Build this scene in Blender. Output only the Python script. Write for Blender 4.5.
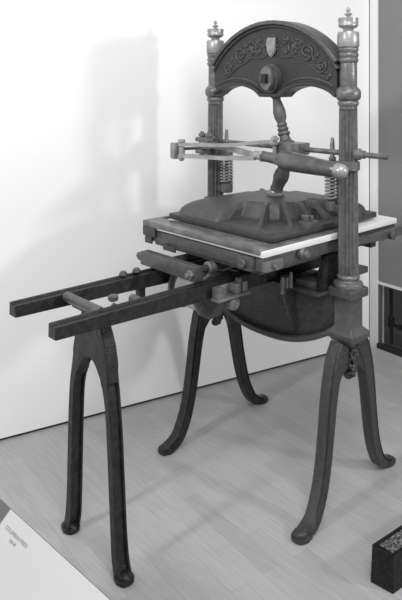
import bpy, bmesh, math, random
from mathutils import Vector, Matrix
PI = math.pi
random.seed(7)
sc = bpy.context.scene
for o in list(bpy.data.objects): bpy.data.objects.remove(o)
C = sc.collection

# ---------------------------------------------------------------- camera
cam = bpy.data.cameras.new('camera'); co = bpy.data.objects.new('camera', cam); C.objects.link(co)
cam.sensor_fit = 'AUTO'; cam.sensor_width = 36; cam.lens = 660.6 * 36 / 600
cam.shift_y = -(300 - 80.9) / 600; cam.clip_start = .05; cam.clip_end = 60
co.location = (1.830, -2.0777, 1.574); co.rotation_euler = (PI / 2, 0, .8342)
sc.camera = co
# ---------------------------------------------------------------- light
w = bpy.data.worlds.new('world'); sc.world = w; w.use_nodes = True
w.node_tree.nodes['Background'].inputs[0].default_value = (1, 1, 1, 1)
w.node_tree.nodes['Background'].inputs[1].default_value = .40
def area(name, loc, target, size, power):
    l = bpy.data.lights.new(name, 'AREA'); l.shape = 'DISK'; l.size = size; l.energy = power
    o = bpy.data.objects.new(name, l); C.objects.link(o); o.location = loc
    o.rotation_euler = (Vector(target) - Vector(loc)).to_track_quat('-Z', 'Y').to_euler(); return o
area('spotlight_right', (3.1, .85, 1.96), (-.6, -.1, 1.3), .30, 34)
area('spotlight_front', (.1, -4.6, 3.0), (0, 0, .5), .45, 80)
area('overhead_fill', (1.9, -1.6, 3.5), (-.5, -.3, .9), 2.0, 88)  # broad overhead fill, added to light the wall evenly
sc.view_settings.view_transform = 'Standard'; sc.view_settings.look = 'None'
sc.view_settings.gamma = 1; sc.view_settings.use_curve_mapping = False
sc.view_settings.exposure = 0.1

# ---------------------------------------------------------------- materials
def mat(name, v, rough=.5, metal=0., bump=0., bscale=60, var=0., vscale=8, spec=.5, v2=None):
    m = bpy.data.materials.new(name); m.use_nodes = True; nt = m.node_tree; N = nt.nodes
    b = N['Principled BSDF']; b.inputs['Roughness'].default_value = rough; b.inputs['Metallic'].default_value = metal
    b.inputs['Specular IOR Level'].default_value = spec
    b.inputs['Base Color'].default_value = (v, v, v, 1)
    tc = N.new('ShaderNodeTexCoord')
    if var or v2 is not None:
        n = N.new('ShaderNodeTexNoise'); n.inputs['Scale'].default_value = vscale; n.inputs['Detail'].default_value = 6
        r = N.new('ShaderNodeValToRGB'); hi = v2 if v2 is not None else v * (1 + var); lo = v * (1 - var)
        r.color_ramp.elements[0].position = .38; r.color_ramp.elements[1].position = .66
        r.color_ramp.elements[0].color = (lo, lo, lo, 1); r.color_ramp.elements[1].color = (hi, hi, hi, 1)
        nt.links.new(tc.outputs['Object'], n.inputs['Vector']); nt.links.new(n.outputs['Fac'], r.inputs[0])
        nt.links.new(r.outputs[0], b.inputs['Base Color'])
    if bump:
        n = N.new('ShaderNodeTexNoise'); n.inputs['Scale'].default_value = bscale; n.inputs['Detail'].default_value = 4
        bp = N.new('ShaderNodeBump'); bp.inputs['Strength'].default_value = bump; bp.inputs['Distance'].default_value = .004
        nt.links.new(tc.outputs['Object'], n.inputs['Vector']); nt.links.new(n.outputs['Fac'], bp.inputs['Height'])
        nt.links.new(bp.outputs[0], b.inputs['Normal'])
    return m
IRON = mat('cast_iron', .046, .38, .2, .8, 170, .15, 45)
IRON_L = mat('cast_iron_worn', .080, .36, .2, .7, 170, .18, 45)
IRON_COL = mat('column_iron', .13, .34, .25, .3, 120, .2, 50)
IRON_D = mat('dark_iron', .016, .38, .1, .8, 150, .5, 40, .4)
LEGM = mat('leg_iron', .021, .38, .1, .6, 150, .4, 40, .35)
STEEL = mat('worn_steel', .28, .34, .35, .15, 60, .25, 20)
STEEL_B = mat('bright_steel', .36, .32, .5, .1, 60, .15, 20)
STEEL_D = mat('dull_steel', .15, .36, .3, .2, 60, .3, 20)
PALE = mat('pale_board', .68, .6, 0, 0, 60, .04, 6)
STRAP = mat('pale_webbing', .4, .7, 0, .3, 200, .15, 20)
WALLM = mat('white_wall_paint', .80, .7, 0, .05, 200)
PANELM = mat('grey_panel', .19, .6, 0, 0, 60, .06, 3)
WHITEF = mat('white_frame_paint', .72, .5)
BLACKM = mat('black_gap', .012, .6)
DKGREY = mat('dark_grey_case', .09, .5)
BLOCKM = mat('black_enamel', .010, .5, 0, 1., 90, .6, 60, .25)
SCRATCH = mat('scratched_black', .008, .5, 0, 1., 90, 0, 110, .3, v2=.2)
SIGNM = mat('sign_white', .43, .55)
INK = mat('grey_ink', .22, .7)
GLASS = bpy.data.materials.new('glass'); GLASS.use_nodes = True
g = GLASS.node_tree.nodes['Principled BSDF']; g.inputs['Roughness'].default_value = .02
g.inputs['Transmission Weight'].default_value = 1; g.inputs['IOR'].default_value = 1.1; g.inputs['Base Color'].default_value = (.9, .9, .9, 1)

def wood():
    m = bpy.data.materials.new('parquet'); m.use_nodes = True; nt = m.node_tree; N = nt.nodes; L = nt.links.new
    b = N['Principled BSDF']; b.inputs['Roughness'].default_value = .42; b.inputs['Specular IOR Level'].default_value = .35
    tc = N.new('ShaderNodeTexCoord')
    mp = N.new('ShaderNodeMapping'); mp.inputs['Rotation'].default_value = (0, 0, .12); L(tc.outputs['Object'], mp.inputs[0])
    br = N.new('ShaderNodeTexBrick'); br.inputs['Scale'].default_value = 1; br.offset = .37; br.offset_frequency = 2
    br.inputs['Brick Width'].default_value = .46; br.inputs['Row Height'].default_value = .066
    br.inputs['Mortar Size'].default_value = .0006; br.inputs['Mortar Smooth'].default_value = .3; br.inputs['Bias'].default_value = 0
    br.inputs['Color1'].default_value = (.335, .335, .335, 1); br.inputs['Color2'].default_value = (.385, .385, .385, 1); br.inputs['Mortar'].default_value = (.27, .27, .27, 1)
    L(mp.outputs[0], br.inputs['Vector'])
    m2 = N.new('ShaderNodeMapping'); m2.inputs['Scale'].default_value = (3, 60, 1); m2.inputs['Rotation'].default_value = (0, 0, .12); L(tc.outputs['Object'], m2.inputs[0])
    n = N.new('ShaderNodeTexNoise'); n.inputs['Scale'].default_value = 2; n.inputs['Detail'].default_value = 8; n.inputs['Distortion'].default_value = 1.2; L(m2.outputs[0], n.inputs['Vector'])
    r = N.new('ShaderNodeValToRGB'); r.color_ramp.elements[0].position = .3; r.color_ramp.elements[1].position = .7
    r.color_ramp.elements[0].color = (.88, .88, .88, 1); r.color_ramp.elements[1].color = (1.06, 1.06, 1.06, 1); L(n.outputs['Fac'], r.inputs[0])
    mx = N.new('ShaderNodeMix'); mx.data_type = 'RGBA'; mx.blend_type = 'MULTIPLY'; mx.inputs[0].default_value = 1
    L(br.outputs['Color'], mx.inputs[6]); L(r.outputs[0], mx.inputs[7]); L(mx.outputs[2], b.inputs['Base Color'])
    return m
WOOD = wood()

# ---------------------------------------------------------------- mesh helpers
def box(bm, x0, x1, y0, y1, z0, z1, bev=.0, M=None):
    t = bmesh.new(); bmesh.ops.create_cube(t, size=1)
    for v in t.verts: v.co = Vector(((x0 + x1) / 2 + v.co.x * (x1 - x0), (y0 + y1) / 2 + v.co.y * (y1 - y0), (z0 + z1) / 2 + v.co.z * (z1 - z0)))
    if bev: bmesh.ops.bevel(t, geom=t.edges[:], offset=bev, segments=2, affect='EDGES', profile=.6)
    merge(bm, t, M)
def merge(bm, t, M=None):
    me = bpy.data.meshes.new('tmp'); t.to_mesh(me); t.free()
    if M is not None: me.transform(M)
    bm.from_mesh(me); bpy.data.meshes.remove(me)
def axisM(loc, axis):
    return Matrix.Translation(Vector(loc)) @ Vector(axis).to_track_quat('Z', 'Y').to_matrix().to_4x4()
def lathe(bm, prof, loc=(0, 0, 0), axis=(0, 0, 1), seg=32, flute=None):
    """prof: list of (height along the axis, radius)"""
    t = bmesh.new(); rings = []
    for (h, r) in prof:
        ring = []
        for i in range(seg):
            a = 2 * PI * i / seg; rr = max(r, 1e-5)
            if flute: rr *= flute(a, h)
            ring.append(t.verts.new((rr * math.cos(a), rr * math.sin(a), h)))
        rings.append(ring)
    for a, b in zip(rings, rings[1:]):
        for i in range(seg):
            j = (i + 1) % seg; t.faces.new((a[i], a[j], b[j], b[i]))
    t.faces.new(rings[0][::-1]); t.faces.new(rings[-1])
    merge(bm, t, axisM(loc, axis))
def sweep(bm, pts, secs, closed_caps=True, up=None):
    """sweep 2D sections (list of (a,b)) along pts; a is along the side vector, b along the local up"""
    pts = [Vector(p) for p in pts]; n = len(pts); t = bmesh.new(); rings = []; last = Vector(up) if up else None
    for i, p in enumerate(pts):
        T = (pts[min(i + 1, n - 1)] - pts[max(i - 1, 0)]).normalized()
        if last is None: last = Vector((0, 0, 1)) if abs(T.z) < .9 else Vector((1, 0, 0))
        U = (last - T * last.dot(T)).normalized(); S = T.cross(U)
        if not up: last = U
        s = secs[i] if isinstance(secs[0], list) else secs
        rings.append([t.verts.new(p + S * a + U * b) for a, b in s])
    k = len(rings[0])
    for a, b in zip(rings, rings[1:]):
        for i in range(k):
            j = (i + 1) % k; t.faces.new((a[i], a[j], b[j], b[i]))
    if closed_caps: t.faces.new(rings[0][::-1]); t.faces.new(rings[-1])
    bmesh.ops.recalc_face_normals(t, faces=t.faces[:])
    merge(bm, t)
def circ(r, n=12, sq=1.): return [(r * math.cos(2 * PI * i / n), r * sq * math.sin(2 * PI * i / n)) for i in range(n)]
def tube(bm, pts, r, n=12):
    rs = r if isinstance(r, (list, tuple)) else [r] * len(pts)
    sweep(bm, pts, [circ(q, n) for q in rs])
def rod(bm, a, b, r, n=16, r2=None):
    a = Vector(a); b = Vector(b); l = (b - a).length; r2 = r if r2 is None else r2; c = min(r, r2) * .15
    lathe(bm, [(0, r - c), (c, r), (l - c, r2), (l, r2 - c)], a, b - a, n)
def bar(bm, a, b, wd, ht, up=(0, 0, 1), bev=.15):
    a = Vector(a); b = Vector(b); c = min(wd, ht) * bev; x, y = wd / 2, ht / 2
    s = [(-x + c, -y), (x - c, -y), (x, -y + c), (x, y - c), (x - c, y), (-x + c, y), (-x, y - c), (-x, -y + c)]
    sweep(bm, [a, b], s, up=up)
def prism(bm, poly, M, t0, t1, bev=0):
    """poly in local XY, extruded in local Z from t0 to t1"""
    t = bmesh.new(); a = [t.verts.new((x, y, t0)) for x, y in poly]; b = [t.verts.new((x, y, t1)) for x, y in poly]
    t.faces.new(a[::-1]); t.faces.new(b)
    for i in range(len(poly)):
        j = (i + 1) % len(poly); t.faces.new((a[i], a[j], b[j], b[i]))
    if bev: bmesh.ops.bevel(t, geom=[e for e in t.edges if abs(e.verts[0].co.z - e.verts[1].co.z) < 1e-7], offset=bev, segments=2, affect='EDGES')
    bmesh.ops.recalc_face_normals(t, faces=t.faces[:])
    merge(bm, t, M)
# local XY -> world XZ with local Z -> -Y ; and local XY -> world YZ with Z -> X
MXZ = Matrix(((1, 0, 0, 0), (0, 0, -1, 0), (0, 1, 0, 0), (0, 0, 0, 1)))
MYZ = Matrix(((0, 0, 1, 0), (1, 0, 0, 0), (0, 1, 0, 0), (0, 0, 0, 1)))
def ball(bm, c, r, s=(1, 1, 1), M=None, seg=14):
    t = bmesh.new(); bmesh.ops.create_uvsphere(t, u_segments=seg, v_segments=seg // 2 + 2, radius=r)
    for v in t.verts: v.co = Vector((v.co.x * s[0], v.co.y * s[1], v.co.z * s[2]))
    if M is not None: bmesh.ops.transform(t, matrix=M, verts=t.verts)
    for v in t.verts: v.co += Vector(c)
    merge(bm, t)
def hexnut(bm, c, axis, r, h):
    lathe(bm, [(-h / 2, r * .9), (-h / 2 + r * .12, r), (h / 2 - r * .12, r), (h / 2, r * .9)], c, axis, 6)
def obj(name, bm, m, parent=None, loc=None, ang=35, smooth=True, **props):
    me = bpy.data.meshes.new(name); bm.to_mesh(me); bm.free(); me.materials.append(m)
    if smooth:
        for p in me.polygons: p.use_smooth = True
        me.set_sharp_from_angle(angle=math.radians(ang))
    o = bpy.data.objects.new(name, me); C.objects.link(o)
    if parent: o.parent = parent
    if loc: o.location = loc
    for k, v in props.items(): o[k] = v
    return o
def B(): return bmesh.new()
def struct(name, bm, m, parent=None, **k): return obj(name, bm, m, parent, kind='structure', **k)
def catmull(P, n=8):
    P = [Vector(p) for p in P]; out = []
    for i in range(len(P) - 1):
        p0 = P[max(i - 1, 0)]; p1 = P[i]; p2 = P[i + 1]; p3 = P[min(i + 2, len(P) - 1)]
        for k in range(n):
            t = k / n; out.append(.5 * ((2 * p1) + (p2 - p0) * t + (2 * p0 - 5 * p1 + 4 * p2 - p3) * t * t + (3 * p1 - p0 - 3 * p2 + p3) * t ** 3))
    out.append(P[-1]); return out

# ================================================================ the setting
bm = B(); box(bm, -1.9, 3.2, -4.0, 1.31, -.05, 0); struct('floor', bm, WOOD, smooth=False)
W2 = Vector((-.418, 1.315, 0)); WD = Vector((.219, .9757, 0)); WN = Vector((.9757, -.219, 0))   # wall foot, along it, out of it
def wallM():
    return Matrix(((WD.x, WN.x, 0, W2.x), (WD.y, WN.y, 0, W2.y), (0, 0, 1, 0), (0, 0, 0, 1)))    # local x along wall, y out of it
bm = B(); box(bm, -4.6, 0, -.12, 0, .014, 3.0, M=wallM()); struct('wall_left', bm, WALLM, smooth=False)
bm = B(); box(bm, -4.6, 0, -.12, -.012, 0, .0135, M=wallM()); struct('shadow_gap_left', bm, BLACKM, smooth=False)  # recessed strip coloured black for the shade in the gap under the wall
# glazed partition at the right: runs along +x from the wall's end
PX = Vector((.998, -.06, 0)); PN = Vector((-.06, -.998, 0))
PM = Matrix(((PX.x, -PN.x, 0, W2.x), (PX.y, -PN.y, 0, W2.y), (0, 0, 1, 0), (0, 0, 0, 1)))          # local y goes behind it
bm = B(); box(bm, .004, .058, .0, .07, 0, 3.0, .003, M=PM); struct('trim_1', bm, WHITEF)
bm = B(); box(bm, .058, 1.6, -.006, .03, 0, .028, .002, M=PM); struct('baseboard_right', bm, BLACKM)
bm = B(); box(bm, .0585, 1.6, .012, .03, .392, 3.0, M=PM); struct('wall_right', bm, PANELM, smooth=False)
bm = B(); box(bm, .0585, 1.6, .004, .034, .374, .39, .002, M=PM); struct('trim_2', bm, WHITEF)
bm = B(); box(bm, .059, .074, .01, .03, .03, .373, .001, M=PM); struct('window_frame', bm, DKGREY)
wn = B(); box(wn, .076, 1.6, .018, .024, .03, .373, M=PM); win = struct('window_1', wn, GLASS, smooth=False)
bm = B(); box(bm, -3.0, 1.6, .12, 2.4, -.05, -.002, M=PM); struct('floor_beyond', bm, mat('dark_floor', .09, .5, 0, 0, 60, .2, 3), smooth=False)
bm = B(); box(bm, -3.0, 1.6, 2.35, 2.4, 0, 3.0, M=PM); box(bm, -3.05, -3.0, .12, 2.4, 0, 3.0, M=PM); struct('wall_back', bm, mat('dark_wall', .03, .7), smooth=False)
# black pipe behind the glass
bm = B()
def pm(x, y, z): return PM @ Vector((x, y, z))
tube(bm, [pm(.072, .12, -.002), pm(.072, .12, .5)], .011)
lathe(bm, [(-.03, .012), (-.027, .02), (-.01, .021), (0, .016), (.01, .021), (.027, .02), (.03, .012)], pm(.072, .12, .13))
pp = obj('railing_pipe', bm, BLACKM); pp['label'] = 'black iron pipe standing behind the low glass opening at the right'; pp['category'] = 'pipe'
bm = B(); tube(bm, [pm(.072, .12, .115), pm(.3, .13, .10), pm(.7, .13, .10)], .010)
lathe(bm, [(0, .012), (.003, .018), (.02, .018), (.025, .012)], pm(.12, .122, .112), PX); obj('side_pipe', bm, BLACKM, pp)

# ================================================================ the hand press
press = bpy.data.objects.new('hand_press', None); C.objects.link(press)
press['label'] = 'cast iron hand press with fluted columns, arched crown and long rails on the wood floor'
press['category'] = 'printing press'
A = .3627

# ---- columns
def column(x):
    s = B(); fl = lambda a, h: 1 - .24 * (abs(math.cos(7 * a)) ** 1.6) if .845 < h < 1.468 else 1
    prof = [(.84, .0365), (.8445, .0365), (.8455, .0365)] + [(.85 + i * .0612, .0385 - .0045 * i / 10) for i in range(11)]
    prof[-1] = (1.467, .0335); prof += [(1.4685, .0335), (1.483, .0335)]
    lathe(s, prof, (x, 0, 0), seg=140, flute=fl)
    c = obj('column', s, IRON_COL, press, ang=50)
    b = B()
    lathe(b, [(1.480, .030), (1.482, .037), (1.488, .0395), (1.496, .0385), (1.500, .035), (1.503, .041), (1.512, .0465), (1.530, .0475), (1.541, .044), (1.549, .036), (1.553, .033)], (x, 0, 0), seg=40)
    obj('capital', b, IRON_COL, c)
    b = B(); lathe(b, [(1.545, .030), (1.56, .033), (1.645, .0325), (1.655, .030)], (x, 0, 0), seg=12)
    lathe(b, [(1.640, .030), (1.645, .036), (1.652, .0385), (1.659, .036), (1.661, .0345), (1.664, .0355), (1.671, .039), (1.678, .036), (1.680, .034), (1.684, .036), (1.692, .0385), (1.698, .037), (1.700, .034)], (x, 0, 0), seg=40)
    obj('upper_shaft', b, IRON_COL, c, ang=50)
    b = B()
    lathe(b, [(.800, .050), (.803, .0545), (.812, .056), (.820, .053), (.826, .043), (.830, .040), (.834, .0415), (.841, .0435), (.847, .041), (.850, .037)], (x, 0, 0), seg=40)
    obj('column_base', b, IRON_COL, c)
    f = B()
    lathe(f, [(1.699, .033), (1.701, .0395), (1.704, .041), (1.752, .0405), (1.758, .038), (1.760, .022), (1.764, .0185), (1.770, .020), (1.774, .031), (1.781, .037), (1.787, .0375), (1.790, .036), (1.800, .037), (1.810, .0375), (1.8115, .030),
              (1.8135, .012), (1.816, .006), (1.8185, .0065), (1.822, .0145), (1.8245, .0155), (1.827, .012), (1.831, .005), (1.833, .0045), (1.836, .0072), (1.841, .0085), (1.846, .0070), (1.849, .003), (1.852, .0005)], (x, 0, 0), seg=36)
    obj('finial', f, mat('finial_metal', .30, .36, .4, .15, 50, .2, 25), c)
    # pedestal
    p = B()
    def sq(rings):
        t = bmesh.new(); R = []
        for z, h in rings: R.append([t.verts.new((x + a * h, b_ * h, z)) for a, b_ in ((-1, -1), (1, -1), (1, 1), (-1, 1))])
        for a, b_ in zip(R, R[1:]):
            for i in range(4): t.faces.new((a[i], a[(i + 1) % 4], b_[(i + 1) % 4], b_[i]))
        t.faces.new(R[0][::-1]); t.faces.new(R[-1]); bmesh.ops.recalc_face_normals(t, faces=t.faces[:])
        bmesh.ops.bevel(t, geom=[e for e in t.edges if abs(e.verts[0].co.z - e.verts[1].co.z) > 1e-4], offset=.0015, segments=1, affect='EDGES')
        merge(p, t)
    sq([(.596, .040), (.603, .041), (.604, .047), (.612, .048), (.614, .055), (.619, .057), (.634, .057), (.638, .055), (.652, .041), (.660, .0375), (.762, .0375), (.766, .0400), (.768, .051), (.772, .0535), (.798, .0535), (.802, .051)])
    obj('pedestal', p, IRON_L, press, ang=25)
column(-A); column(A)

# ---- legs (two splayed pairs)
def legsec(wi, th):           # wi in-plane, th across; a ridge along the outer face
    a, b = th / 2, wi / 2
    R_ = [(a * .55, -b), (a * .92, -b * .97), (a * .70, -b * .86), (a * .70, -b * .66), (a, -b * .54), (a, b * .80), (a * .75, b)]
    return [(-x, y) for x, y in reversed(R_)][::1] + [(x, y) for x, y in R_] if False else R_ + [(-x, y) for x, y in reversed(R_)]
PATH = [(.052, .60, .066), (.078, .555, .068), (.098, .505, .062), (.120, .42, .054), (.139, .31, .049), (.160, .205, .047), (.186, .12, .046), (.222, .052, .044), (.256, .024, .040), (.285, .017, .030), (.305, .010, .012)]
FOOT = {(1, -1): (.018, -.002), (-1, -1): (.018, -.008), (-1, 1): (-.013, .026), (1, 1): (-.034, .022)}
def press_leg(x, sg):
    fo = FOOT[(1 if x > 0 else -1, sg)]
    def sk(vs):
        for v in vs:
            q = (1 - min(v.co.z, .6) / .6) ** 2.2; v.co.x += fo[0] * q; v.co.y += fo[1] * q
    P = catmull([(y * 1., z, w_) for y, z, w_ in PATH], 6)
    b = B(); pts = [(x, sg * p.x, p.y) for p in P]
    t = bmesh.new(); rings = []
    for i, p in enumerate(P):
        q0 = P[max(i - 1, 0)]; q1 = P[min(i + 1, len(P) - 1)]
        T = Vector((0, sg * (q1.x - q0.x), q1.y - q0.y)).normalized()
        S = Vector((1, 0, 0)); U = S.cross(T); U = U if U.y * sg > 0 else -U     # outward
        if abs(U.y) < .02: U = Vector((0, 0, 1))
        c = Vector((x, sg * p.x, p.y)); th = .046
        rings.append([t.verts.new(c + S * a - U * b_) for a, b_ in legsec(p.z, th)])
    k = len(rings[0])
    for a, c in zip(rings, rings[1:]):
        for i in range(k): t.faces.new((a[i], a[(i + 1) % k], c[(i + 1) % k], c[i]))
    t.faces.new(rings[0][::-1]); t.faces.new(rings[-1]); bmesh.ops.recalc_face_normals(t, faces=t.faces[:])
    for v in t.verts: v.co.z = max(v.co.z, .004)
    sk(t.verts); merge(b, t)
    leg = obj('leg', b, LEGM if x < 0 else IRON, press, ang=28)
    # foot pad
    b = B(); pr = []
    for i in range(20):
        a = 2 * PI * i / 20; rx = .030 * math.copysign(abs(math.cos(a)) ** .75, math.cos(a)); ry = .040 * math.copysign(abs(math.sin(a)) ** .75, math.sin(a))
        pr.append((x + rx, sg * .292 + ry))
    prism(b, pr, Matrix.Identity(4), 0, .022, .005)
    ball(b, (x, sg * .282, .013), .031, (.82, 1.35, .62)); sk(b.verts)
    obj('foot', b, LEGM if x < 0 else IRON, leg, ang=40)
for x in (-A, A):
    for sg in (-1, 1): press_leg(x, sg)
    b = B(); poly = [(-.045, .600), (.045, .600), (.085, .56), (.105, .50)]
    for i in range(9):
        a = PI * i / 8; poly.append((.078 * math.cos(a), .455 + .062 * math.sin(a)))
    poly += [(-.105, .50), (-.085, .56)]
    prism(b, poly, Matrix.Translation((x, 0, 0)) @ MYZ, -.017, .017, .004)
    yoke = obj('leg_yoke', b, IRON, press)
    b = B(); lathe(b, [(.456, .002), (.459, .013), (.468, .019), (.479, .018), (.487, .010), (.492, .011), (.50, .014), (.52, .016)], (x, 0, 0), seg=20)
    obj('pendant', b, IRON, yoke)
    for sx in (1,):
        b = B(); random.seed(3)
        for i in range(34):          # fruit and leaf cluster cast on the face of the yoke
            t = i / 33; z = .596 - .118 * t; y = .014 * math.sin(i * 2.4) + random.uniform(-.018, .018) * (1 - .3 * t)
            ball(b, (x + sx * .022, y, z), random.uniform(.006, .011), (.9, 1, 1), seg=10)
        for i in range(5):
            z = .585 - i * .025
            for q in (-1, 1):
                ball(b, (x + sx * .019, q * .014, z), .010, (.5, .9, .5), Matrix.Rotation(q * .6, 4, 'X'), seg=10)
        obj('leaf_ornament', b, IRON, yoke, ang=80)

# ---- body casting between the columns
b = B(); t = bmesh.new(); R = []; NX = 28
def hz(x): u = abs(x) / .325; return .548 + .085 * u ** 2.6
for i in range(NX + 1):
    x = -.325 + .65 * i / NX; u = x / .325; zb = hz(x); zt = .782
    hw = .035 + .075 * max(0, 1 - u * u) ** .55; ring = []
    for k in range(9):            # front side from bottom up, then back side down
        s_ = k / 8; ring.append((-(hw * (1 - .35 * (1 - s_) ** 1.6)), zb + .014 + (zt - zb - .014) * s_))
    for k in range(9):
        s_ = 1 - k / 8; ring.append(((hw * (1 - .35 * (1 - s_) ** 1.6)), zb + .014 + (zt - zb - .014) * s_))
    R.append([t.verts.new((x, y, z)) for y, z in ring])
k = len(R[0])
for a, c in zip(R, R[1:]):
    for i in range(k): t.faces.new((a[i], a[(i + 1) % k], c[(i + 1) % k], c[i]))
t.faces.new(R[0][::-1]); t.faces.new(R[-1]); bmesh.ops.recalc_face_normals(t, faces=t.faces[:]); merge(b, t)
body = obj('body', b, mat('body_iron', .034, .36, .15, .8, 150, .3, 45), press, ang=40)
b = B(); pts = []; secs = []
for i in range(NX + 1):
    x = -.325 + .65 * i / NX; u = x / .325; hw = (.035 + .075 * max(0, 1 - u * u) ** .55) * .65 + .022
    pts.append((x, 0, hz(x) + .006)); secs.append([(-hw, -.009), (-hw + .004, -.012), (hw - .004, -.012), (hw, -.009), (hw, .007), (hw - .004, .010), (-hw + .004, .010), (-hw, .007)])
sweep(b, pts, secs, up=(0, 0, 1)); obj('bottom_flange', b, IRON, body, ang=35)
b = B(); box(b, -.32, .32, -.125, .125, .776, .788, .003); obj('top_flange', b, IRON, body)
for gx in (.175, -.175):
    b = B(); prism(b, [(-.168, .79), (-.05, .79), (-.05, .60), (-.09, .615), (-.118, .66), (-.158, .765)], Matrix.Translation((gx, 0, 0)) @ MYZ, -.006, .006, .002); obj('gusset', b, IRON, body)
# upper cheek casting under the bed, between the columns
for s in (1, -1):
    b = B(); prism(b, [(-.10, .79), (.13, .79), (.135, .85), (.12, .90), (.10, .915), (-.06, .915), (-.09, .86)], Matrix.Translation((s * .300, 0, 0)) @ MYZ, -.012, .012, .003)
    obj('bed_bearer', b, IRON_D, press)

# ---- crown
R0 = .43; ZT = 1.823
def arc_z(x, d=0): return ZT - R0 + math.sqrt(max((R0 - d) ** 2 - x * x, 0))
def lower(x):
    x = abs(x)
    if x < .060: return 1.508
    u = (x - .060) / .265; return 1.512 + .043 * math.sin(PI * min(u, 1)) ** .6
b = B(); xs = [-.332 + .664 * i / 64 for i in range(65)]
poly = [(x, lower(x)) for x in xs] + [(x, arc_z(x, .012)) for x in reversed(xs)]
prism(b, poly, MXZ, -.016, .030); crown = obj('crown', b, mat('crown_iron', .031, .4, .2, .6, 170, .15, 40), press, ang=30)
def arcrim(d0, d1, y0, y1, bev=.003):
    b = B(); P = [(-.338 + .676 * i / 48) for i in range(49)]
    rim = [Vector((x, 0, arc_z(x, (d0 + d1) / 2))) for x in P]; hy = (y1 - y0) / 2; hz_ = (d1 - d0) / 2
    pts = [p + Vector((0, (y0 + y1) / 2, 0)) for p in rim]; c = bev
    s = [(-hy, -hz_ + c), (-hy + c, -hz_), (hy - c, -hz_), (hy, -hz_ + c), (hy, hz_ - c), (hy - c, hz_), (-hy + c, hz_), (-hy, hz_ - c)]
    sweep(b, pts, s, up=(0, 0, 1)); return b
obj('arch_moulding', arcrim(0, .017, -.050, .036), IRON_L, crown, ang=40)
obj('arch_bead', arcrim(.0175, .030, -.041, .032, .004), IRON, crown, ang=60)
b = B(); pts = [(x, 0, lower(x) + .006) for x in xs]
sweep(b, pts, [(-.040, -.007), (.040, -.007), (.043, -.003), (.043, .006), (.036, .010), (-.036, .010), (-.043, .006), (-.043, -.003)], up=(0, 0, 1)); obj('lower_moulding', b, IRON, crown, ang=40)
for s in (-1, 1):                         # raised inner bead following the scallops
    b = B(); q = [(s * (.07 + .245 * i / 24)) for i in range(25)]
    tube(b, [(x, -.031, lower(x) + .026 + .004) for x in q], .0035, 8)
    obj('panel_bead', b, IRON_L, crown)
# boss with square bolt
b = B(); pr = []
def egg(rx, rz, n=36): return [(rx * math.cos(2 * PI * i / n), rz * math.sin(2 * PI * i / n) * (1 if math.sin(2 * PI * i / n) < 0 else 1.08)) for i in range(n)]
T = Matrix.Translation((.016, 0, 1.583)) @ MXZ
prism(b, egg(.044, .056), T, .0, .056, .006); prism(b, egg(.036, .050), T, .050, .072, .005)
boss = obj('boss', b, IRON_L, crown)
b = B(); prism(b, egg(.033, .047), T, .0725, .079, .003); obj('boss_face', b, STEEL_D, boss)
b = B(); box(b, .003, .031, -.098, -.0795, 1.564, 1.602, .002); obj('square_bolt', b, IRON_D, boss)
# shield and scrolls
b = B(); sh = [(-.021, .030), (-.012, .034), (0, .030), (.012, .034), (.021, .030), (.019, .010), (.021, -.006), (.017, -.022), (.008, -.032), (0, -.036), (-.008, -.032), (-.017, -.022), (-.021, -.006), (-.019, .010)]
prism(b, sh, Matrix.Translation((.012, 0, 1.714)) @ Matrix.Scale(1.15, 4) @ MXZ, .028, .038, .003); obj('shield', b, STEEL, crown)
b = B(); YF = -.031
def spiral(cx, cz, r, turns, ph, s, dirn=1, rad=.0042, n=30):
    P = []
    for i in range(n + 1):
        t = i / n; a = ph + dirn * t * turns * 2 * PI; rr = r * (1 - .86 * t)
        P.append((s * (cx + rr * math.cos(a)), YF, cz + rr * math.sin(a)))
    tube(b, P, [rad * (1 - .35 * i / n) for i in range(n + 1)], 8); ball(b, P[-1], .006, (1, .7, 1), seg=10)
def leaf(cx, cz, l, ang, s, wd=.35):
    M = Matrix.Rotation(-ang if s > 0 else -(PI - ang), 4, 'Y'); ball(b, (s * cx, YF, cz), l, (1, .28, wd), M, seg=10)
for s in (-1, 1):
    P = catmull([(.04, 0, 1.672), (.075, 0, 1.668), (.115, 0, 1.672), (.155, 0, 1.650), (.20, 0, 1.632), (.245, 0, 1.600), (.285, 0, 1.578)], 6)
    tube(b, [(s * p.x, YF, p.z) for p in P], .0035, 8)
    spiral(.180, 1.688, .034, 1.7, -1.9, s, 1, .005); spiral(.252, 1.632, .027, 1.6, -2.2, s, 1, .0045)
    spiral(.112, 1.716, .024, 1.3, -2.6, s, -1); spiral(.120, 1.690, .018, 1.2, .5, s, 1); spiral(.072, 1.742, .016, 1.3, -2, s, 1); spiral(.286, 1.592, .014, 1.2, 2, s, -1, .003)
    spiral(.075, 1.700, .017, 1.2, 1.0, s, -1); spiral(.148, 1.728, .013, 1.1, 3.4, s, 1, .003); spiral(.218, 1.668, .013, 1.1, .4, s, 1, .003)
    random.seed(11)
    for i in range(26):
        t = i / 25; cx = .045 + .235 * t; cz = 1.722 - .02 * t - 1.9 * max(cx - .13, 0) ** 1.6 + random.uniform(-.035, .03) * (1 - .5 * t)
        leaf(cx, cz, random.uniform(.007, .013), random.uniform(0, PI), s, random.uniform(.3, .55))
for i in range(9):
    a = PI * (i - 4) / 9; leaf(.042 * math.sin(a), 1.722 + .036 * math.cos(a), .010, PI / 2 - a, 1, .4)
for s in (-1, 1):
    for i in range(4): leaf(.030, 1.735 - i * .017, .010, .6 + i * .3, s, .4)
for v in b.verts: v.co.x += .010
obj('scroll_relief', b, mat('relief_iron', .055, .34, .2, .3, 170), crown, ang=80)

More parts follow.
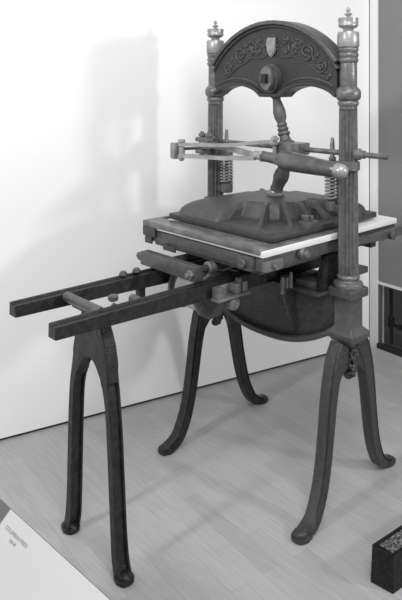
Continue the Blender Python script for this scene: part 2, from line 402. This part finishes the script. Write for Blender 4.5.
# ---- collars on the columns, springs and their rods
for s in (-1, 1):
    b = B(); x = s * A
    lathe(b, [(1.238, .038), (1.241, .043), (1.270, .043), (1.273, .038)], (x, 0, 0), seg=32)
    box(b, min(x, s * .268), max(x, s * .268), -.020, .020, 1.240, 1.268, .004)
    col = obj('column_collar', b, IRON_COL, press)
    b = B(); xo = s * .29
    lathe(b, [(1.085, .009), (1.33, .009), (1.334, .008), (1.352, .007), (1.358, .003)], (xo, 0, 0), seg=16); obj('guide_rod', b, STEEL_D, col)
    b = B(); hexnut(b, (xo, 0, 1.2755), (0, 0, 1), .015, .014); obj('nut', b, STEEL_D, col)
    b = B(); N_ = 9; pts = []
    for i in range(N_ * 18 + 1):
        a = 2 * PI * i / 18; z = 1.116 + (1.236 - 1.116) * i / (N_ * 18); pts.append((xo + .026 * math.cos(a), .026 * math.sin(a), z))
    tube(b, pts, .0045, 8); obj('coil_spring', b, STEEL, press)
    b = B(); lathe(b, [(1.075, .024), (1.079, .028), (1.108, .028), (1.112, .026), (1.118, .020)], (xo, 0, 0), seg=28)
    box(b, min(x, xo), max(x, xo), -.018, .018, 1.078, 1.106, .003); obj('spring_seat', b, IRON_L, press)

# ---- cross bar guiding the lever work, running through both columns
b = B(); rod(b, (-.40, .0, 1.300), (.532, .0, 1.302), .0105); tie = obj('guide_bar', b, STEEL_D, press)
b = B(); lathe(b, [(0, .018), (.003, .022), (.014, .022), (.018, .016), (.022, .0155), (.036, .0155), (.037, .011)], (A + .036, 0, 1.302), (1, 0, 0), 24); obj('collar', b, STEEL_D, tie)
b = B(); box(b, -.408, -.322, -.085, -.036, 1.300, 1.320, .004); box(b, -.408, -.322, -.085, -.036, 1.246, 1.262, .004); box(b, -.408, -.322, -.050, -.034, 1.24, 1.325, .003); cl = obj('lever_bracket', b, IRON_COL, press)
for bx in (-.392, -.345):
    b = B(); rod(b, (bx, -.056, 1.222), (bx, -.056, 1.345), .0085); hexnut(b, (bx, -.056, 1.330), (0, 0, 1), .016, .014); hexnut(b, (bx, -.056, 1.236), (0, 0, 1), .014, .012); obj('bolt', b, STEEL_D, cl)

# ---- toggle
kn = Vector((.075, -.004, 1.290))
b = B(); up_a = Vector((.0, 0, 1.522)); L_ = (kn + Vector((-.012, 0, .022)) - up_a); l = L_.length
lathe(b, [(-.012, .012), (0, .017), (.012, .020), (.02, .016), (.027, .0145), (.045, .018), (.08, .0235), (.105, .022), (.125, .0155), (.132, .0185), (.138, .0195), (.143, .0155), (.149, .020), (.155, .021), (.161, .0165), (.167, .0225), (.174, .0235), (.18, .018), (l - .02, .021), (l - .008, .033), (l, .034), (l + .006, .028)], up_a, L_, 32)
for v in b.verts:
    k_ = v.co - up_a; ax = L_.normalized(); pz = ax * k_.dot(ax); v.co = up_a + pz + (k_ - pz) * 1.12
obj('upper_toggle', b, IRON_L, press)
b = B(); lo = Vector((.0, 0, 1.110)); L_ = lo - (kn - Vector((0, 0, .022))); l = L_.length
lathe(b, [(-.012, .026), (.0, .025), (.02, .021), (.035, .0165), (.05, .018), (.085, .026), (.105, .0265), (.12, .023), (l - .028, .020), (l - .018, .023), (l - .008, .020), (l, .010)], kn - Vector((0, 0, .022)), L_, 32)
for v in b.verts:
    k_ = v.co - lo; ax = L_.normalized(); pz = ax * k_.dot(ax); v.co = lo + pz + (k_ - pz) * 1.22
obj('lower_toggle', b, IRON_L, press)
b = B(); lathe(b, [(1.098, .034), (1.102, .036), (1.110, .035), (1.113, .029), (1.121, .027), (1.123, .022)], (0, 0, 0), seg=32); obj('toggle_cup', b, STEEL, press)
b = B(); box(b, .035, .158, -.045, .030, 1.278, 1.326, .004); box(b, .060, .110, -.060, .0, 1.262, 1.280, .003); kb = obj('knee_block', b, STEEL_D, press)
b = B(); rod(b, (.045, -.055, 1.245), (.045, -.055, 1.352), .009); hexnut(b, (.045, -.055, 1.339), (0, 0, 1), .017, .013); hexnut(b, (.045, -.055, 1.319), (0, 0, 1), .019, .010); obj('bolt', b, STEEL, kb)
# ---- handle
b = B(); h0 = Vector((.030, -.118, 1.273)); h1 = Vector((.424, -.125, 1.252)); L_ = h1 - h0; l = L_.length
lathe(b, [(0, .015), (.012, .020), (.03, .0205), (.075, .022), (.10, .027), (.112, .035), (.120, .0385), (.135, .039), (.25, .034), (.34, .029), (l - .028, .027), (l - .02, .023)], h0, L_, 32)
hd = obj('handle', b, mat('handle_iron', .105, .3, .3, .3, 100, .2, 30), press)
b = B(); lathe(b, [(-.026, .020), (-.024, .0265), (-.010, .028), (.004, .026), (.014, .020), (.020, .010), (.022, .002)], h1, L_, 28); obj('handle_knob', b, STEEL, hd)
b = B(); lathe(b, [(-.038, .010), (-.034, .017), (-.006, .0185), (.004, .0225), (.010, .0225), (.012, .018)], h0, L_, 24); obj('ferrule', b, STEEL, hd)
b = B(); bar(b, h0 + L_ * .22 + Vector((0, .01, 0)), (.09, -.02, 1.29), .035, .030); obj('handle_link', b, STEEL_D, hd)
# ---- lever arms and hub
hub = Vector((-.378, -.200, 1.270))
b = B(); box(b, hub.x - .036, hub.x - .006, hub.y - .026, hub.y + .026, 1.232, 1.302, .003); hb = obj('lever_hub', b, STEEL, press)
b = B(); rod(b, hub + Vector((.010, 0, -.046)), hub + Vector((.010, 0, .050)), .0085); hexnut(b, hub + Vector((.010, 0, .042)), (0, 0, 1), .017, .014); hexnut(b, hub + Vector((.010, 0, -.036)), (0, 0, 1), .013, .012); lathe(b, [(-.016, .014), (.016, .014)], hub + Vector((.012, 0, 0)), seg=20); obj('bolt', b, STEEL_B, hb)
hx = hub.x + .0
b = B(); sweep(b, catmull([(hx, -.200, 1.296), (-.26, -.16, 1.300), (-.14, -.115, 1.304), (-.05, -.075, 1.318), (.045, -.055, 1.330)], 5), [(-.015, -.007), (.015, -.007), (.015, .007), (-.015, .007)], up=(0, 0, 1)); obj('upper_lever', b, STEEL_B, press)
b = B(); sweep(b, catmull([(hx, -.200, 1.246), (-.26, -.175, 1.249), (-.12, -.15, 1.254), (-.003, -.118, 1.262)], 5), [(-.016, -.008), (.016, -.008), (.016, .008), (-.016, .008)], up=(0, 0, 1)); obj('lower_lever', b, STEEL_B, press)
b = B(); sweep(b, catmull([(-.392, -.062, 1.294), (-.30, -.072, 1.288), (-.14, -.098, 1.283), (0, -.118, 1.272)], 5), [(-.013, -.010), (.013, -.010), (.013, .010), (-.013, .010)], up=(0, 0, 1)); obj('connecting_rod', b, STEEL, press)
b = B(); bar(b, (-.386, -.2, 1.275), (-.30, -.08, 1.280), .018, .012); obj('hub_link', b, STEEL_D, press)

# ---- platen with ribbed dome
PX0, PX1, PY0, PY1, PZ = -.278, .286, -.345, .310, 1.006
b = B(); box(b, PX0, PX1, PY0, PY1, PZ, PZ + .024, .005); platen = obj('platen', b, IRON, press)
b = B(); t = bmesh.new(); NA = 288; NR = 26; CX, CY = 0, -.015; HX, HY = .272, .315; TOP = .067
def edge_r(a):
    ca, sa = math.cos(a), math.sin(a); p = 11
    return 1 / ((abs(ca) / HX) ** p + (abs(sa) / HY) ** p) ** (1 / p)
FINS = [math.radians(q) for q in (-57, -36, -12, 12, 124, 146)]
SCOOPS = [(math.radians(-93), math.radians(34)), (math.radians(104), math.radians(166))]
def ss(x): x = min(max(x, 0), 1); return x * x * (3 - 2 * x)
def height(a, r, er):
    a = math.remainder(a, 2 * PI); u = r / er
    hump = max(1 - u ** 3.8, 0) ** .5
    m = 1.
    for lo_, hi_ in SCOOPS:
        if lo_ < a < hi_:
            d = min(r * math.sin(min(a - lo_, PI / 2)), r * math.sin(min(hi_ - a, PI / 2))); m = min(m, 1 - ss((d + .001) / .014))
    if m >= 1: return hump
    floor_ = 1 - .93 * ss((r - .145) / .05); fin = 1 - max((r - .20) / (er - .20), 0) ** .9 if r < er else 0
    q = 0
    for f in FINS:
        if abs(math.remainder(a - f, 2 * PI)) < PI / 2:
            d = abs(r * math.sin(a - f)); q = max(q, 1 - ss((d - .006) / .010))
    sc_ = max(floor_, q * max(fin, 0)) if u < 1 else 0
    sc_ *= 1 - ss((u - .93) / .07)
    return m * hump + (1 - m) * sc_
rings = []; NA = 480; NR = 44
for j in range(NR + 1):
    ring = []
    for i in range(NA):
        a = 2 * PI * i / NA; er = edge_r(a); r = er * j / NR
        ring.append(t.verts.new((CX + r * math.cos(a), CY + r * math.sin(a), PZ + .0235 + TOP * height(a, r, er))) if j else None)
    rings.append(ring)
ctr = t.verts.new((CX, CY, PZ + .0235 + TOP))
for i in range(NA): t.faces.new((ctr, rings[1][i], rings[1][(i + 1) % NA]))
for j in range(1, NR):
    for i in range(NA):
        k2 = (i + 1) % NA; t.faces.new((rings[j][i], rings[j + 1][i], rings[j + 1][k2], rings[j][k2]))
t.faces.new([v for v in reversed(rings[NR])])
merge(b, t); obj('ribbed_dome', b, mat('dome_iron', .062, .4, .15, .9, 170, .15, 45), platen, ang=50)
for (cx, cy) in ((.268, -.120), (.268, .16), (-.268, -.12)):
    b = B(); box(b, cx - .018, cx + .022, cy - .035, cy + .035, PZ + .02, PZ + .046, .004); hexnut(b, (cx, cy - .016, PZ + .056), (0, 0, 1), .015, .022); hexnut(b, (cx, cy + .018, PZ + .053), (0, 0, 1), .011, .016); obj('platen_clamp', b, IRON_L, platen)

# ---- tympan board, bed
b = B(); box(b, -.318, .322, -.428, .405, .975, .996, .002); ty = obj('tympan_board', b, PALE, press, label='pale board showing white along its edges')
b = B(); box(b, -.335, .312, -.438, -.352, .9835, 1.006, .006); obj('front_bar', b, STEEL_D, ty)
b = B(); box(b, -.335, -.314, -.399, .405, .986, 1.004, .003); obj('side_bar', b, IRON, ty)
b = B(); box(b, .262, .313, -.351, .10, .9965, 1.003, .001); obj('edge_strip', b, STEEL_D, ty)
b = B()
box(b, -.325, .310, -.425, .410, .925, .970, .004)
box(b, -.300, .285, -.400, .380, .905, .931, .003)
bed = obj('bed', b, IRON_L, press)
b = B(); box(b, -.335, -.255, -.437, -.4255, .945, .985, .003); box(b, -.325, -.28, -.434, -.4255, .915, .944, .003); obj('corner_tab', b, IRON, bed)
b = B(); box(b, -.21, -.135, -.433, -.4255, .906, .930, .003); obj('bed_lug', b, IRON, bed)
b = B(); box(b, .215, .285, -.447, -.4255, .925, .972, .003); rod(b, (.25, -.462, .95), (.25, -.44, .95), .016); obj('corner_lug', b, IRON_L, bed)
b = B(); box(b, .3105, .332, -.425, -.335, .928, .962, .003); hexnut(b, (.340, -.38, .945), (1, 0, 0), .014, .014); obj('side_lug', b, STEEL_D, bed)
b = B(); rod(b, (.325, -.22, .956), (.350, -.22, .956), .013); rod(b, (.3105, -.22, .956), (.335, -.22, .956), .020); obj('side_bolt', b, STEEL_D, bed)
b = B()
sweep(b, catmull([(.325, .10, .950), (.338, .20, .950), (.345, .30, .952), (.350, .42, .955)], 4), [[(-.010, -.014), (.010, -.014), (.010, .012), (-.010, .012)]] * 5 + [[(-.012, -.018), (.012, -.018), (.012, .014), (-.012, .014)]] * 8, up=(0, 0, 1))
lathe(b, [(0, .015), (.004, .021), (.022, .021), (.026, .014)], (.350, .30, .950), (1, 0, 0), 24)
obj('hinge_bar', b, IRON_L, bed)
# under-bed carriage: cross beams, slide rods, rollers
b = B(); box(b, -.228, .092, -.530, -.490, .862, .914, .004); cb = obj('carriage_beam', b, IRON_L, press)
b = B(); hexnut(b, (.072, -.536, .888), (0, 1, 0), .017, .013); rod(b, (.072, -.556, .888), (.072, -.51, .888), .008); obj('nut', b, STEEL_D, cb)
b = B(); box(b, -.252, -.226, -.525, -.490, .874, .900, .003); hexnut(b, (-.262, -.507, .887), (1, 0, 0), .013, .016); obj('nut', b, IRON_L, cb)
b = B(); rod(b, (.045, -.492, .885), (.045, .35, .885), .014); obj('slide_rod', b, IRON, cb)
b = B(); lathe(b, [(0, .015), (.004, .024), (.014, .024), (.018, .018), (.024, .024), (.034, .024), (.038, .015)], (.045, -.43, .885), (0, 1, 0), 24); obj('roller', b, STEEL_D, cb)
b = B(); rod(b, (-.12, -.492, .885), (-.12, .35, .885), .014); obj('slide_rod', b, IRON, cb)
b = B(); box(b, -.225, .25, .32, .36, .870, .904, .004); obj('rear_beam', b, IRON, press)
# ---- rails
def rail(x0, x1):
    b = B(); t = bmesh.new(); rr = []
    for y, zb in ((-1.10, .816), (-.75, .808), (-.40, .797), (.38, .795)):
        zt = .854; m1 = x0 + .010; m2 = x0 + .016
        rr.append([t.verts.new(v) for v in ((x0, y, zb), (x1, y, zb), (x1, y, zt - .0), (m2 + .012, y, zt), (m2 + .010, y, zt - .003), (m2, y, zt - .003), (m1 + .003, y, zt + .005), (x0 + .002, y, zt + .005))])
    for a, c in zip(rr, rr[1:]):
        for i in range(8): t.faces.new((a[i], a[(i + 1) % 8], c[(i + 1) % 8], c[i]))
    t.faces.new(rr[0][::-1]); t.faces.new(rr[-1]); bmesh.ops.recalc_face_normals(t, faces=t.faces[:])
    bmesh.ops.bevel(t, geom=t.edges[:], offset=.0016, segments=1, affect='EDGES'); merge(b, t)
    return obj('rail', b, IRON_D, press, ang=25)
nr = rail(.078, .121); fr = rail(-.174, -.131)
b = B(); rod(b, (-.1305, -.915, .846), (.0775, -.915, .846), .0165, 20); obj('cross_bar', b, IRON_L, press)
b = B(); lathe(b, [(0, .012), (.004, .017), (.016, .017), (.02, .010)], (.045, -.845, .858), (0, 0, 1), 20); rod(b, (.045, -.845, .842), (.0775, -.845, .842), .010); obj('locking_bolt', b, IRON_L, nr)
b = B(); rod(b, (.030, -.76, .845), (.0775, -.76, .845), .0145); obj('rail_peg', b, IRON_L, nr)
for yy in (-.66, -.60):
    b = B(); lathe(b, [(.859, .010), (.861, .013), (.872, .013), (.876, .008)], (-.158, yy, 0), seg=16); hexnut(b, (-.158, yy, .864), (0, 0, 1), .016, .009); obj('rail_bolt', b, IRON_L, fr)
b = B(); box(b, -.166, -.138, -.60, -.572, .740, .806, .004); obj('rail_bracket', b, IRON_D, fr)
# bracket on the near rail (two open boxes with a nut on top)
b = B(); box(b, .1215, .130, -.475, -.335, .790, .842, .002)
for yy in (-.470, -.385, -.352):
    box(b, .1305, .165, yy - .014, yy + .014, .810, .846, .003)
box(b, .1305, .172, -.490, -.330, .800, .8095, .002)
lb = obj('rail_bracket', b, STEEL_D, nr)
b = B(); hexnut(b, (.148, -.368, .853), (0, 0, 1), .012, .015); obj('nut', b, STEEL_D, lb)
b = B(); lathe(b, [(0, .020), (.01, .026), (.035, .026), (.045, .015)], (.125, -.40, .778), (1, 0, 0), 24); obj('bush', b, STEEL_D, nr)
# rounce drum with its pale girth strap
b = B(); lathe(b, [(-.12, .030), (-.115, .080), (-.100, .084), (-.096, .070), (.034, .070), (.038, .086), (.054, .088), (.060, .080), (.061, .050), (.068, .048), (.069, .020)], (0, -.405, .785), (1, 0, 0), 48); drum = obj('winding_drum', b, IRON_L, press)
b = B(); t = bmesh.new(); rr = []
for i in range(25):
    a = PI * .30 + PI * 1.0 * i / 24; rr.append([t.verts.new((x, -.405 + r_ * math.cos(a), .785 + r_ * math.sin(a))) for x, r_ in ((-.08, .071), (.02, .071), (.02, .0755), (-.08, .0755))])
for a, c in zip(rr, rr[1:]):
    for i in range(4): t.faces.new((a[i], a[(i + 1) % 4], c[(i + 1) % 4], c[i]))
t.faces.new(rr[0][::-1]); t.faces.new(rr[-1]); bmesh.ops.recalc_face_normals(t, faces=t.faces[:]); merge(b, t)
obj('girth_strap', b, STRAP, drum)
b = B(); sweep(b, catmull([(.02, -.36, .862), (.02, -.28, .868), (.02, -.18, .874), (.02, -.05, .868), (.02, .1, .866)], 5), [(-.03, -.003), (.03, -.003), (.03, .003), (-.03, .003)], up=(0, 0, 1)); obj('girth_belt', b, STRAP, drum)
b = B(); rod(b, (-.131, -.405, .785), (.1, -.405, .785), .014); obj('drum_axle', b, IRON, drum)
b = B(); box(b, .165, .20, -.16, -.13, .789, .83, .003); rod(b, (.182, -.165, .765), (.182, -.165, .83), .007); rod(b, (.205, -.145, .79), (.205, -.145, .85), .007); obj('hook_clamp', b, STEEL_D, body)
b = B(); box(b, .19, .285, -.10, .25, .789, .815, .005); obj('bearer_pad', b, IRON_L, body)

# ---- gantry stand under the rail ends
YG = -.86
def gleg(path, side):
    b = B(); P = catmull([(x, z, w_) for x, z, w_ in path], 6); t = bmesh.new(); rings = []
    for i, p in enumerate(P):
        q0 = P[max(i - 1, 0)]; q1 = P[min(i + 1, len(P) - 1)]; T = Vector((q1.x - q0.x, 0, q1.y - q0.y)).normalized()
        S = Vector((0, 1, 0)); U = Vector((-T.z, 0, T.x)); U = U if U.x * side > 0 else -U
        hw = p.z / 2; d = .021; c = Vector((p.x, YG, p.y))
        d = .0235; hw = p.z * .30
        s = [(-d, -hw), (-d * .74, -hw), (-d * .60, -hw * .30), (d * .60, -hw * .30), (d * .74, -hw), (d, -hw), (d, hw), (d * .74, hw), (d * .60, hw * .30), (-d * .60, hw * .30), (-d * .74, hw), (-d, hw)]
        rings.append([t.verts.new(c + S * a + U * b_) for a, b_ in s])
    k = len(rings[0])
    for a, c in zip(rings, rings[1:]):
        for i in range(k): t.faces.new((a[i], a[(i + 1) % k], c[(i + 1) % k], c[i]))
    t.faces.new(rings[0][::-1]); t.faces.new(rings[-1]); bmesh.ops.recalc_face_normals(t, faces=t.faces[:])
    for v in t.verts: v.co.z = max(v.co.z, .004)
    merge(b, t); return b
GL = [(-.098, .705, .060), (-.114, .660, .064), (-.130, .600, .054), (-.148, .53, .040), (-.157, .42, .040), (-.163, .27, .041), (-.168, .14, .042), (-.176, .06, .050), (-.190, .015, .052)]
GR = [(.022, .705, .060), (.036, .660, .064), (.050, .600, .054), (.065, .53, .040), (.077, .42, .040), (.088, .27, .041), (.098, .14, .042), (.107, .06, .050), (.122, .015, .052)]
gan = B(); hp = [(-.1455, .600), (-.139, .660), (-.126, .712), (-.112, .752), (-.090, .775), (-.085, .8145), (.009, .8145), (.014, .775), (.036, .752), (.050, .712), (.062, .660), (.066, .600)]
hp += [(-.040 + .074 * math.cos(a_), .575 + .088 * math.sin(a_) ** 1.2) for a_ in [PI * i / 14 + .0001 for i in range(14)]] + [(-.114, .575)]
prism(gan, hp, Matrix.Translation((0, YG, 0)) @ MXZ, -.0232, .0232, .004)
box(gan, -.150, .085, YG - .022, YG + .022, .798, .8105, .002)
gh = obj('stand_head', gan, LEGM, press)
for path, side in ((GL, -1), (GR, 1)):
    lg = obj('stand_leg', gleg(path, side), LEGM, press, ang=28)
    b = B(); cx = path[-1][0]
    pr = [(cx + side * .004 + .034 * math.copysign(abs(math.cos(2 * PI * i / 20)) ** .8, math.cos(2 * PI * i / 20)), YG + .029 * math.copysign(abs(math.sin(2 * PI * i / 20)) ** .8, math.sin(2 * PI * i / 20))) for i in range(20)]
    prism(b, pr, Matrix.Identity(4), 0, .022, .006); ball(b, (cx + side * .004, YG, .010), .027, (1.25, .9, .80)); obj('foot', b, LEGM, lg)

# ================================================================ black iron block, lower right
b = B(); t = bmesh.new()
a_ = Vector((.650, -.290)); c_ = Vector((.726, -.282)); dr = Vector((.09, .996)).normalized()
b0 = [a_, c_, c_ + dr * .42, a_ + dr * .42]; cn = sum(b0, Vector((0, 0))) / 4
V0 = [t.verts.new((p.x, p.y, 0)) for p in b0]
V1 = [t.verts.new((p.x + (.006 if k in (0, 3) else .0), p.y, .122)) for k, p in enumerate(b0)]
t.faces.new(V0[::-1]); top = t.faces.new(V1)
for i in range(4): t.faces.new((V0[i], V0[(i + 1) % 4], V1[(i + 1) % 4], V1[i]))
r_ = bmesh.ops.inset_region(t, faces=[top], thickness=.010); bmesh.ops.translate(t, verts=top.verts[:], vec=(0, 0, -.006))
bmesh.ops.bevel(t, geom=[e for e in t.edges if e.is_manifold], offset=.0018, segments=1, affect='EDGES')
merge(b, t); blk = obj('iron_block', b, BLOCKM, None, ang=25)
blk['label'] = 'long black iron block with scratched top lying on the floor at lower right'; blk['category'] = 'block'
b = B(); o3 = Vector((a_.x, a_.y, 0)); d3 = Vector((dr.x, dr.y, 0))
pq = [o3 + Vector((.018, 0, 0)) + d3 * .02, o3 + Vector((.066, 0, 0)) + d3 * .02, o3 + Vector((.066, 0, 0)) + d3 * .40, o3 + Vector((.018, 0, 0)) + d3 * .40]
prism(b, [(p.x, p.y) for p in pq], Matrix.Identity(4), .1165, .118); obj('worn_top', b, SCRATCH, blk, smooth=False, label='scratched worn top face')

# ================================================================ information sign on its sloping lectern
zS = .50; A0 = Vector((.281, -1.318, zS)); ux = Vector((.9989, .046, 0)); wv = Vector((.047, -.9989, 0)); tl = math.radians(40.2)
dn = wv * math.cos(tl) + Vector((0, 0, -math.sin(tl))); nm = ux.cross(dn) * -1
if nm.z < 0: nm = -nm
SM = Matrix(((ux.x, dn.x, nm.x, A0.x), (ux.y, dn.y, nm.y, A0.y), (ux.z, dn.z, nm.z, A0.z), (0, 0, 0, 1)))
b = B(); box(b, -.20, .80, .0, .33, -.030, -.0055, .002, M=SM); lec = obj('information_lectern', b, DKGREY, None)
lec['label'] = 'sloping dark grey lectern with a white information sign in the lower left corner'; lec['category'] = 'lectern'
b = B(); box(b, A0.x - .08, A0.x + .70, A0.y - .17, A0.y - .055, 0, .37, .004); obj('stand', b, DKGREY, lec)
b = B(); box(b, 0, .60, 0, .30, -.005, 0, .001, M=SM); sg = obj('sign_panel', b, SIGNM, lec, label='white panel with two small lines of grey lettering')
def text(s, x, y, size, name):
    c = bpy.data.curves.new(name, 'FONT'); c.body = s; c.size = size; c.extrude = .0001
    o = bpy.data.objects.new(name + '_curve', c); C.objects.link(o)
    bpy.context.view_layer.update(); me = bpy.data.meshes.new_from_object(o.evaluated_get(bpy.context.evaluated_depsgraph_get())); bpy.data.objects.remove(o)
    M = SM @ Matrix.Translation((x, y, .0006)) @ Matrix.Rotation(PI, 4, 'X'); me.transform(M); me.materials.clear(); me.materials.append(INK)
    q = bpy.data.objects.new(name, me); C.objects.link(q); q.parent = sg
text('COLUMBIAN PRESS', .022, .037, .0118, 'title_text'); text('1860-80', .060, .050, .0088, 'date_text')
